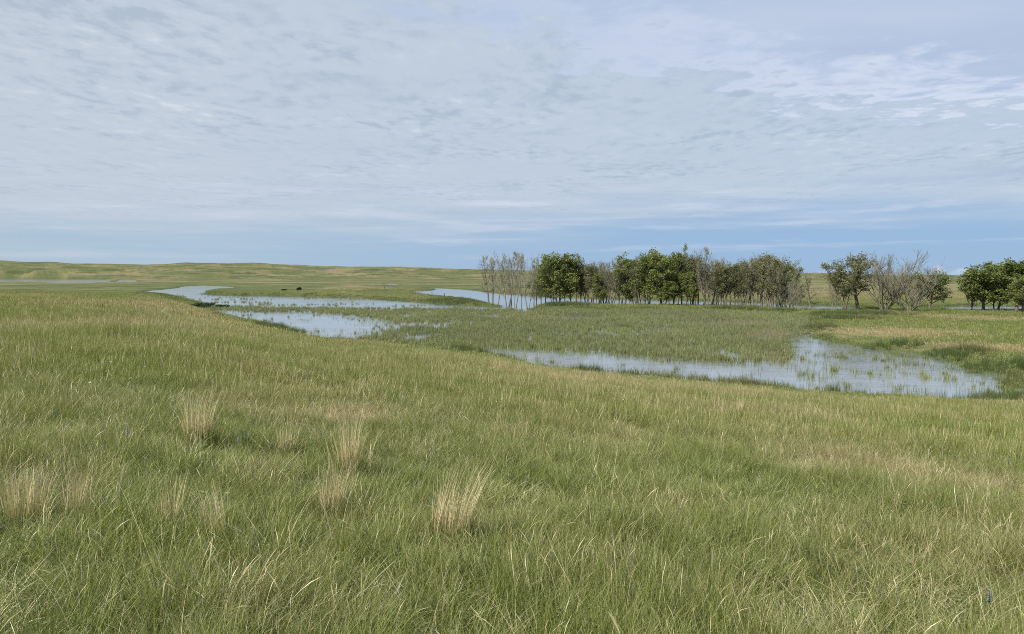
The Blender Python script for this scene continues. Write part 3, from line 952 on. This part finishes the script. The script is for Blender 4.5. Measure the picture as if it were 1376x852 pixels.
PROTO = {}
for i in range(4):
    PROTO['bare', i] = make_tree(200 + i, 10, 2.2, stems=1 + i % 2, low=0.22, bark=M_dead, fan=0.26, n_limb=13, n_br=7, n_tw=6, name='bare_tree', trunk_r=0.16)
for i in range(3):
    PROTO['spread', i] = make_tree(220 + i, 9, 3.4, stems=6, low=0.12, bark=M_dead, fan=0.62, n_limb=9, n_br=7, n_tw=6, name='spreading_bare_tree', trunk_r=0.17)
for i in range(4):
    PROTO['thin', i] = make_tree(240 + i, 10, 2.7, stems=1 + i % 3, low=0.24, leaf=4, leaf_size=0.25, patchy=0.24, bark=M_bark, leafmat=M_leaf_thin, fan=0.28, n_limb=14, n_br=7, n_tw=5, name='thin_leaved_tree')
for i in range(5):
    PROTO['leafy', i] = make_tree(260 + i, 10, 3.3, stems=1 + i % 2, low=0.15, leaf=12, leaf_size=0.27, patchy=0.14, bark=M_bark, leafmat=M_leaf, fan=0.25, n_limb=17, n_br=8, n_tw=4, name='leafy_tree', trunk_r=0.17)
for i in range(2):
    PROTO['round', i] = make_tree(280 + i, 8, 3.6, stems=1, low=0.17, leaf=13, leaf_size=0.27, patchy=0.06, bark=M_bark, leafmat=M_leaf, n_limb=15, n_br=8, n_tw=4, name='round_tree', trunk_r=0.19)

G_BARE = 'bare drowned trees at the left end of the grove'
G_GROVE = 'trees of the flooded grove'
G_RIGHT = 'trees right of the grove'
# photo column, row of the foot, row of the top, half width in pixels, kind, label, group
TREES = [
    (657, 408.5, 347, 9, 'bare', 'leftmost bare grey tree of the flooded grove, trunk leaning left', G_BARE),
    (662, 405.5, 349, 8, 'bare', 'slim bare tree second from the left end of the grove', G_BARE),
    (669.5, 409.5, 346, 8, 'bare', 'slender bare tree just left of the tallest drowned tree', G_BARE),
    (682, 411.5, 342, 12, 'bare', 'tallest and widest bare tree among those drowned left of the leafy grove', G_BARE),
    (687, 409, 350, 6, 'bare', 'thin bare pole of a tree right behind the tallest drowned tree', G_BARE),
    (692.5, 413, 347, 7, 'bare', 'slim bare tree standing in open water right of the tallest drowned tree', G_BARE),
    (701, 411, 366, 4, 'bare', 'shortest bare sapling among the drowned trees', G_BARE),
    (710, 415.5, 345, 9, 'bare', 'bare tree nearest the near shore, standing furthest into the water', G_BARE),
    (717, 409, 358, 6, 'bare', 'last bare tree before the first dark leafy tree', G_BARE),
    (721, 410, 374, 7, 'thin', 'low thin leaved tree at the foot of the first dark leafy tree', G_GROVE),
    (733, 409.5, 349, 13, 'leafy', 'dark leafy tree at the left edge of the leafy grove', G_GROVE),
    (750, 410, 341, 21, 'leafy', 'largest dark leafy tree at the left end of the grove', G_GROVE),
    (767, 409.5, 343, 14, 'leafy', 'dark leafy tree with a pointed top right of the largest left hand one', G_GROVE),
    (781, 409, 357, 9, 'thin', None, G_GROVE), (788, 409.5, 350, 10, 'thin', 'taller thin leaved tree in the gap right of the dark left clump', G_GROVE),
    (797, 410, 353, 9, 'thin', None, G_GROVE), (803, 409.5, 356, 7, 'bare', None, G_GROVE),
    (808, 410.5, 369, 10, 'leafy', 'short dark round leafy tree between thin grey ones', G_GROVE),
    (816, 410, 354, 8, 'bare', None, G_GROVE), (823, 411, 360, 9, 'bare', None, G_GROVE),
    (832, 411, 352, 10, 'thin', None, G_GROVE),
    (840, 411, 342, 15, 'leafy', 'tall leafy tree with a narrow top midway along the left half of the grove', G_GROVE),
    (846, 411, 372, 12, 'leafy', 'low dark leafy tree in front of the narrow topped tall one', G_GROVE),
    (855, 411.5, 355, 9, 'thin', None, G_GROVE), (862, 411.5, 346, 8, 'thin', 'thin dark topped tree just left of the widest green tree', G_GROVE),
    (872, 412, 345, 15, 'leafy', 'left half of the widest green pair, a rounded leafy tree', G_GROVE),
    (888, 412.5, 340, 24, 'leafy', 'widest bright green leafy tree in the middle of the grove', G_GROVE),
    (893, 413, 380, 10, 'leafy', None, G_GROVE), (905, 412.5, 350, 12, 'leafy', None, G_GROVE),
    (916, 412.5, 334, 15, 'leafy', 'tallest tree of the grove, leafy with a bushy peak', G_GROVE),
    (926, 413, 368, 11, 'leafy', 'low yellow green tree under the tallest peak of the grove', G_GROVE),
    (930, 412.5, 344, 10, 'thin', None, G_GROVE), (938, 413, 340, 10, 'thin', 'thin leaved tall tree right of the tallest peak', G_GROVE),
    (946, 413, 339, 10, 'bare', 'tallest bare grey tree in the middle of the grove', G_GROVE),
    (950, 413.5, 356, 10, 'bare', None, G_GROVE), (957, 413, 350, 10, 'bare', None, G_GROVE),
    (965, 413.5, 354, 10, 'thin', None, G_GROVE), (972, 413.5, 355, 10, 'thin', None, G_GROVE), (980, 413.5, 359, 10, 'thin', None, G_GROVE),
    (987, 413.5, 356, 9, 'thin', None, G_GROVE), (994, 414, 354, 9, 'thin', None, G_GROVE),
    (1001, 414, 357, 9, 'bare', None, G_GROVE), (1008, 414, 351, 11, 'bare', None, G_GROVE), (1015, 414.5, 347, 11, 'thin', None, G_GROVE),
    (1024, 414.5, 340, 13, 'thin', 'tallest thin leaved tree in the right half of the grove', G_GROVE),
    (1031, 415, 352, 12, 'bare', None, G_GROVE), (1038, 415, 343, 12, 'thin', None, G_GROVE),
    (1047, 415.5, 346, 14, 'thin', None, G_GROVE), (1052, 415.5, 352, 18, 'spread', 'spreading pale bare tree at the right end of the grove', G_GROVE),
    (1061, 415, 354, 14, 'leafy', 'green topped leafy tree at the right end of the grove', G_GROVE),
    (1067, 416.5, 372, 12, 'spread', 'low bare bush like tree leaning out over the water at the grove right end', G_GROVE),
    (1090, 417, 367, 13, 'bare', 'small bare tree alone in the water right of the grove', G_RIGHT),
    (1120, 417.5, 375, 9, 'bare', 'faint low bare tree left of the two half leafed ones', G_RIGHT),
    (1135, 419.5, 353, 20, 'thin', 'half leafed tree with green tuft, left of the two by the pool end', G_RIGHT),
    (1154, 419.5, 343, 24, 'thin', 'taller half leafed tree, right of the two by the pool end', G_RIGHT),
    (1188, 420.5, 341, 31, 'spread', 'large bare tree with many fanning stems on the grassy bank', G_RIGHT),
    (1221, 421.5, 354, 34, 'spread', 'bare spreading tree leaning right beside the small round green tree', G_RIGHT),
    (1231, 416, 362, 14, 'spread', 'bare tree behind the one that leans right', G_RIGHT),
    (1249, 416.5, 368, 19, 'round', 'small round dark green tree right of the bare spreading trees', G_RIGHT),
    (1305, 419, 366, 15, 'round', 'lowest leafy tree at the left edge of the right hand clump', G_RIGHT),
    (1321, 420, 361, 26, 'round', 'rounded leafy tree on a short trunk at the left of the right hand clump', G_RIGHT),
    (1338, 419.5, 355, 20, 'leafy', 'leafy tree in the middle of the right hand clump', G_RIGHT),
    (1365, 421, 346, 30, 'round', 'large leafy tree at the right edge of the picture', G_RIGHT),
    (1374, 423.5, 372, 16, 'leafy', 'low leafy tree in front of the large one at the right edge', G_RIGHT),
    (1408, 420, 350, 28, 'round', 'leafy tree cut off by the right edge of the picture', G_RIGHT),
]
BACK = [(727, 407.5, 360), (742, 407.5, 352), (759, 407.5, 350), (774, 407.5, 356), (784, 407.8, 354), (793, 408, 358), (806, 408, 355), (812, 408, 360), (820, 408.3, 352), (828, 408.5, 356), (836, 408.5, 352), (851, 409, 356), (859, 409, 352),
        (867, 409, 350), (880, 409.5, 348), (899, 409.5, 346), (910, 409.8, 343), (922, 410, 345), (934, 410, 348), (942, 410.3, 347), (953, 410.5, 352), (961, 410.5, 356), (969, 410.7, 358), (976, 411, 360), (984, 411, 361), (992, 411, 358), (999, 411.2, 356),
        (1005, 411.3, 354), (1012, 411.5, 352), (1020, 411.6, 348), (1028, 411.8, 347), (1035, 412, 349), (1044, 412.2, 350), (1056, 412.5, 355), (1066, 412.8, 360)]
for i, (px, by, ty) in enumerate(BACK):
    if i % 5 == 4 and px > 780:
        continue
    TREES.append((px, by, ty, 11, 'leafy' if px < 770 or i in (18, 15) else ('bare' if i % 2 == 0 else 'thin'), 'BACK', G_GROVE))
KIND_LABEL = {'bare': 'bare grey tree crowded among others inside the flooded grove', 'thin': 'thin leaved grey green tree crowded inside the flooded grove', 'leafy': 'leafy tree filling the middle of the flooded grove'}
BACK_LABEL = {'bare': 'bare grey tree in the back row of the flooded grove', 'thin': 'thin leaved tree in the back row of the flooded grove', 'leafy': 'leafy tree in the back row of the flooded grove'}
MARKS = [(700, 'the drowned poles'), (750, 'the large left leafy tree'), (767, 'the pointed leafy tree'), (808, 'the short round one'), (840, 'the narrow topped one'), (888, 'the widest green one'), (916, 'the tallest one'),
         (946, 'the tallest bare one'), (985, 'the low middle'), (1024, 'the tallest thin one'), (1052, 'the spreading pale one'), (1100, 'the lone bare tree')]
KN = {'bare': 'bare grey', 'thin': 'thin leaved', 'leafy': 'leafy'}
cells = {}
for i, t_ in enumerate(TREES):
    if t_[5] in (None, 'BACK'):
        b_ = max(k_ for k_ in range(len(MARKS)) if MARKS[k_][0] <= t_[0])
        cells.setdefault((b_, t_[4], t_[5]), []).append(i)
for (b_, kd, row), ids in cells.items():
    ids.sort(key=lambda q_: TREES[q_][0])
    for j, q_ in enumerate(ids):
        o_ = '' if len(ids) == 1 else (['left', 'right'][j] if len(ids) == 2 else ['leftmost', 'middle', 'rightmost'][j] if len(ids) == 3 else ['leftmost', 'second', 'third', 'fourth', 'fifth', 'sixth'][j]) + ' '
        TREES[q_] = TREES[q_][:5] + ('%s%s %s row tree between %s and %s' % (o_, KN[kd], 'back' if row else 'front', MARKS[b_][1], MARKS[b_ + 1][1]),) + TREES[q_][6:]
random.seed(5)
count = {}
for (px, by, ty, hw, kind, label, group) in TREES:
    npk = sum(1 for k_ in PROTO if k_[0] == kind)
    i_ = count.get(kind, 0); count[kind] = i_ + 1
    tm, cm, ph, pw = PROTO[kind, i_ % npk]
    p = flat_at(px, by)
    z0 = max(0.0, float(height(p[:1], p[1:])[0])) - 0.02
    Y = p[1]
    h_ = (by - ty) * Y / F * (1.07 if kind == 'bare' else 1.0)
    s_z = h_ / ph
    s_x = (hw * (1.5 if kind in ('thin', 'bare') and px < 1075 else 1.3) * Y / F) / pw
    s_x = min(max(s_x, 0.55 * s_z), 1.8 * s_z)
    root = obj({'bare': 'bare_tree', 'spread': 'bare_tree', 'thin': 'thin_leaved_tree', 'leafy': 'leafy_tree', 'round': 'leafy_tree'}[kind], None, None, (p[0], p[1], z0))
    root.rotation_euler = (0, 0, random.uniform(0, 6.28))
    root.scale = (s_x, s_x, s_z)
    tag(root, BACK_LABEL[kind] if label == 'BACK' else (label or KIND_LABEL[kind]), 'tree', group)
    obj('trunk', tm, root)
    obj('crown', cm, root)

# ------------------------------------------------------------------ bushes
def make_bush(seed, w_, h_, n_, leaf_size, name='bush'):
    rg_ = np.random.default_rng(seed)
    SV, SF, SB = [], [], []
    LV, LF, LB = [], [], []
    lobes = [(rg_.uniform(-.6, .6) * w_, rg_.uniform(-.6, .6) * w_, h_ * rg_.uniform(.35, .7), rg_.uniform(.35, .6) * w_) for _ in range(6)]
    for (lx, ly, lz, lr) in lobes:
        tube([(0, 0, -0.1), (lx * .5, ly * .5, lz * .6), (lx, ly, lz)], [0.05, 0.035, 0.015], 4, SV, SF, SB, 0.5)
        for _ in range(n_ // 6):
            d = rg_.normal(size=3); d /= np.linalg.norm(d)
            q_ = np.array([lx, ly, lz]) + d * lr * rg_.uniform(0.4, 1.05) * np.array([1, 1, 0.75 * h_ / w_])
            q_[2] = max(q_[2], 0.05)
            a_ = rg_.normal(size=3); a_ /= np.linalg.norm(a_)
            b2 = np.cross(a_, rg_.normal(size=3)); b2 /= np.linalg.norm(b2)
            s_ = leaf_size * rg_.uniform(.6, 1.3)
            v0 = len(LV)
            LV.extend([q_ - a_ * s_ * .5, q_ + b2 * s_ * .32, q_ + a_ * s_ * .5, q_ - b2 * s_ * .32])
            LF.append((v0, v0 + 1, v0 + 2, v0 + 3)); LB.extend([rg_.uniform()] * 4)
    sm = new_mesh(name + '_stem', np.array(SV), [np.array(SF)], [M_bark], True)
    cm = new_mesh(name + '_foliage', np.array(LV), [np.array(LF)], [M_bush])
    fattr(cm, 'br', LB)
    return sm, cm
BUSHES = [(400.5, 390.3, 1.5, 1.6, 'dark round bush alone on the far grassy peninsula'),
          (381.5, 390.2, 1.2, 0.7, 'low dark bush left of the round one on the far peninsula'),
          (262, 413, 1.3, 0.5, 'dark low bush on the near bank tip, left of the pair'),
          (274, 413, 2.2, 0.9, 'dark low bush at the very tip of the near bank by the water'),
          (301, 410.5, 1.6, 0.7, 'small bush standing in the water off the near bank tip')]
for i, (px, py, w_, h_, label) in enumerate(BUSHES):
    p = flat_at(px, py, 0.4)
    z0 = max(-0.05, float(height(p[:1], p[1:])[0]))
    root = obj('bush', None, None, (p[0], p[1], z0))
    tag(root, label, 'bush', 'bushes by the water')
    sm, cm = make_bush(300 + i, w_, h_, 1100, 0.28)
    obj('stem', sm, root); obj('foliage', cm, root)

# ------------------------------------------------------------------ weathered posts by the far inlet
pv = []
prof = [(0.085, -0.4), (0.085, 0.05), (0.078, 0.7), (0.074, 1.25), (0.06, 1.32), (0.02, 1.34)]
for (rad_, z_) in prof:
    for s_ in range(7):
        pv.append((rad_ * math.cos(s_ * 2 * math.pi / 7) * (1 + .08 * math.sin(s_ * 3)), rad_ * math.sin(s_ * 2 * math.pi / 7), z_))
pf = [(i * 7 + s_, i * 7 + (s_ + 1) % 7, (i + 1) * 7 + (s_ + 1) % 7, (i + 1) * 7 + s_) for i in range(5) for s_ in range(7)]
post_me = new_mesh('post', np.array(pv), [np.array(pf)], [M_post], True)
for (px, py, hpx, tilt_, label) in [(580.5, 398.5, 5.0, 0.03, 'grey post on the bank, left of the two by the back inlet'), (597.5, 400, 5.5, -0.16, 'leaning grey post on the bank, right of the two by the back inlet'), (516.5, 389, 4.5, 0.04, 'lone grey post on the far end of the peninsula rise')]:
    p = flat_at(px, py, 0.3)
    o = obj('fence_post', post_me, None, (p[0], p[1], float(height(p[:1], p[1:])[0])))
    o.rotation_euler = (0.03, tilt_, px)
    o.scale = (1.5, 1.5, hpx * p[1] / F / 1.3)
    tag(o, label, 'post', 'old posts across the water')

# ------------------------------------------------------------------ dry bunchgrass tufts on the near slope
for i, (px, py, hp, wp, n_, label) in enumerate(TUFTS):
    p = ground_at(px, py)
    Y = p[1]
    h_, w_ = 1.5 * hp * Y / F, wp * Y / F
    V, Fq, Hh, Br, Bq = blades(n=int(n_ * 1.1), rad_=w_ * (0.74 if i in (3, 4, 5) else 0.62), hmin=h_ * 0.35, hmax=h_ * 1.18, wid=0.0036 + 0.0003 * Y, lean=0.25, curl=0.34, segs=4, seed=400 + i)
    lean_x = {3: 0.22, 7: -0.2, 1: 0.04}.get(i, 0.06)
    V[:, 0] += lean_x * V[:, 2] ** 2 / max(h_, 0.1)
    green = np.random.default_rng(500 + i)
    Vg, Fg, Hg, Bg, Qg = blades(n=int(n_ * 1.3), rad_=w_ * 1.05, hmin=h_ * 0.2, hmax=h_ * 0.62, wid=0.0055 + 0.0004 * Y, lean=0.5, curl=0.6, segs=3, seed=600 + i)
    V2, F2, H2, B2, Q2 = blades(n=n_ // 4, rad_=w_ * 1.5, hmin=h_ * 0.3, hmax=h_ * 0.95, wid=0.0034 + 0.0003 * Y, lean=0.5, curl=0.7, segs=4, seed=800 + i)
    Fq = np.concatenate([Fq, F2 + len(V)]); V = np.concatenate([V, V2])
    Hh, Br, Bq = np.concatenate([Hh, H2]), np.concatenate([Br, B2]), np.concatenate([Bq, Q2])
    root = obj('grass_tuft', None, None, (p[0], p[1], p[2] - 0.02))
    tag(root, label, 'grass tuft', 'dry bunchgrass tufts on the near slope')
    m1 = new_mesh('straw', V, [Fq], [M_tuft], True)
    fattr(m1, 'h', Hh); fattr(m1, 'br', Br); fattr(m1, 'bq', Bq)
    m2 = new_mesh('green_base', Vg, [Fg], [M_blade], True)
    fattr(m2, 'h', Hg); fattr(m2, 'br', Bg); fattr(m2, 'bq', Qg)
    obj('straw', m1, root); obj('green_base', m2, root)

# a few broad pale seed heads that stand out of the near grass
def seed_head(px0, py0, px1, py1, label, wid=0.011, leaves=2):
    g0 = ground_at(px0, min(py0 + 95, 930))
    Y = g0[1]
    a_, b_ = ray(px0, py0), ray(px1, py1)
    p0, p1 = a_ / a_[1] * Y, b_ / b_[1] * Y
    p0[2] += EYE; p1[2] += EYE
    V, Fq = [], []
    def ribbon(q0, q1, q2, w_, n_=10, belly=1.0):
        v0 = len(V)
        for s_ in range(n_ + 1):
            t = s_ / n_
            c_ = q0 * (1 - t) ** 2 + 2 * q1 * t * (1 - t) + q2 * t * t
            ww = w_ * (0.25 + belly * math.sin(math.pi * min(1, 0.15 + t * 0.85)) ** 0.8)
            for k_ in (-1, 0, 1):
                V.append(c_ + np.array([0.35 * k_ * ww, (0.25 if k_ == 0 else 0) * ww, 0.8 * k_ * ww]) / 2)
        for s_ in range(n_):
            for k_ in range(2):
                k0 = v0 + s_ * 3 + k_
                Fq.append((k0, k0 + 1, k0 + 4, k0 + 3))
    foot = g0.copy()
    ribbon(foot, (foot + p0) / 2 + np.array([-.02, 0, .05]), p0, 0.004, 8, 0.3)
    n_stem = len(Fq)
    ribbon(p0, (p0 + p1) / 2 + np.array([0, 0, .02]), p1, wid)
    for j in range(leaves):
        q_ = p0 + (p1 - p0) * (0.05 + 0.12 * j)
        e_ = q_ + (p1 - p0) * (0.55 - 0.2 * j) + np.array([0.03, 0.02, -0.035 - 0.01 * j])
        ribbon(q_, (q_ + e_) / 2 + np.array([0, 0, .012]), e_, wid * 0.5)
    base = foot
    me1 = new_mesh('stalk', np.array(V)[:27] - base, [np.array(Fq[:n_stem])], [M_stem], True)
    me2 = new_mesh('ear', np.array(V)[27:] - base, [np.array(Fq[n_stem:]) - 27], [M_ear], True)
    root = obj('seed_head', None, None, tuple(base))
    tag(root, label, 'seed head', 'pale seed heads in the near grass')
    obj('stalk', me1, root); obj('ear', me2, root)
M_ear = flat_mat('pale_ear', (.50, .47, .27), trans=0.25)
seed_head(484, 800, 534, 751, 'broad pale seed head leaning right in the lower middle grass', 0.015, 2)
seed_head(833, 852, 817, 822, 'pale seed head cut by the bottom edge of the picture', 0.012, 1)
seed_head(68, 745, 73, 690, 'tall thin pale seed head at the lower left', 0.006, 1)
seed_head(1236, 790, 1252, 757, 'thin pale seed head at the lower right', 0.007, 1)

# ------------------------------------------------------------------ wild flowers
def flower(px, py, mat, scale, label, group, blue=True, seed=0):
    p = ground_at(px, py + (22 if blue else 6))
    rg_ = np.random.default_rng(700 + seed)
    h_ = 0.30 * scale if blue else 0.28 * scale
    SV, SF, SB = [], [], []
    tube([(0, 0, -0.02), (0.01, 0, h_ * .5), (0.015, 0.005, h_)], [0.004, 0.0035, 0.002], 4, SV, SF, SB, 0)
    PV, PF = [], []
    if blue:
        for ring in range(7):
            zc_ = h_ * (0.62 + 0.07 * ring)
            for s_ in range(6):
                an = s_ * math.pi / 3 + ring * 0.5
                d = np.array([math.cos(an), math.sin(an), 0])
                t_ = np.array([-d[1], d[0], 0])
                L = 0.030 * scale * (1 - ring * 0.09)
                c_ = np.array([0.013, 0.003, zc_])
                v0 = len(PV)
                PV.extend([c_, c_ + d * L * .6 + t_ * L * .4 + (0, 0, L * .3), c_ + d * L + (0, 0, L * .2), c_ + d * L * .6 - t_ * L * .4 + (0, 0, L * .3)])
                PF.append((v0, v0 + 1, v0 + 2, v0 + 3))
    else:
        for ring in range(2):
            for s_ in range(8):
                an = s_ * math.pi / 4 + ring * 0.4
                d = np.array([math.cos(an), math.sin(an), 0.35 + 0.5 * ring]); t_ = np.array([-math.sin(an), math.cos(an), 0])
                L = 0.045 * scale
                c_ = np.array([0.015, 0.005, h_])
                v0 = len(PV)
                PV.extend([c_, c_ + d * L * .6 + t_ * L * .3, c_ + d * L, c_ + d * L * .6 - t_ * L * .3])
                PF.append((v0, v0 + 1, v0 + 2, v0 + 3))
    root = obj('wildflower', None, None, tuple(p))
    root.rotation_euler = (rg_.normal(0, .1), rg_.normal(0, .1), rg_.uniform(0, 6))
    tag(root, label, 'flower', group)
    obj('stem', new_mesh('stem', np.array(SV), [np.array(SF)], [M_stem], True), root)
    obj('blossom', new_mesh('blossom', np.array(PV), [np.array(PF)], [mat]), root)
GB, GW = 'blue wild flowers in the grass', 'white wild flowers high on the slope'
for i, (px, py, s_, label) in enumerate([(171, 583, 1.5, 'blue flower spike alone left of the broad straw tuft'), (331, 583, 1.3, 'brightest pale blue flower just right of the broad straw tuft'), (320, 586, 1.1, 'small blue flower between the broad straw tuft and the brighter blue one'),
                                         (392, 582, 1.1, 'faint blue flower right of the pair by the broad straw tuft'), (53, 645, 1.0, 'small blue flower near the left edge of the grass'), (1356, 614, 1.4, 'pale blue flower near the right edge of the slope'), (1331, 806, 0.9, 'blue flower in the lower right corner grass')]):
    flower(px, py, M_blue, s_ * 0.6, label, GB, True, i)
for i, (px, py, label) in enumerate([(150, 490, 'white flower speck highest at the upper left of the slope'), (195, 497, 'white flower speck right of the highest one'), (224, 509, 'white flower speck furthest right of the upper left scatter'), (122, 521, 'white flower speck lowest at the upper left of the slope'),
                                     (803, 535, 'white flower speck, left of the two right of mid slope'), (838, 539, 'white flower speck, right of the two right of mid slope')]):
    flower(px, py, M_white, 0.55, label, GW, False, 20 + i)
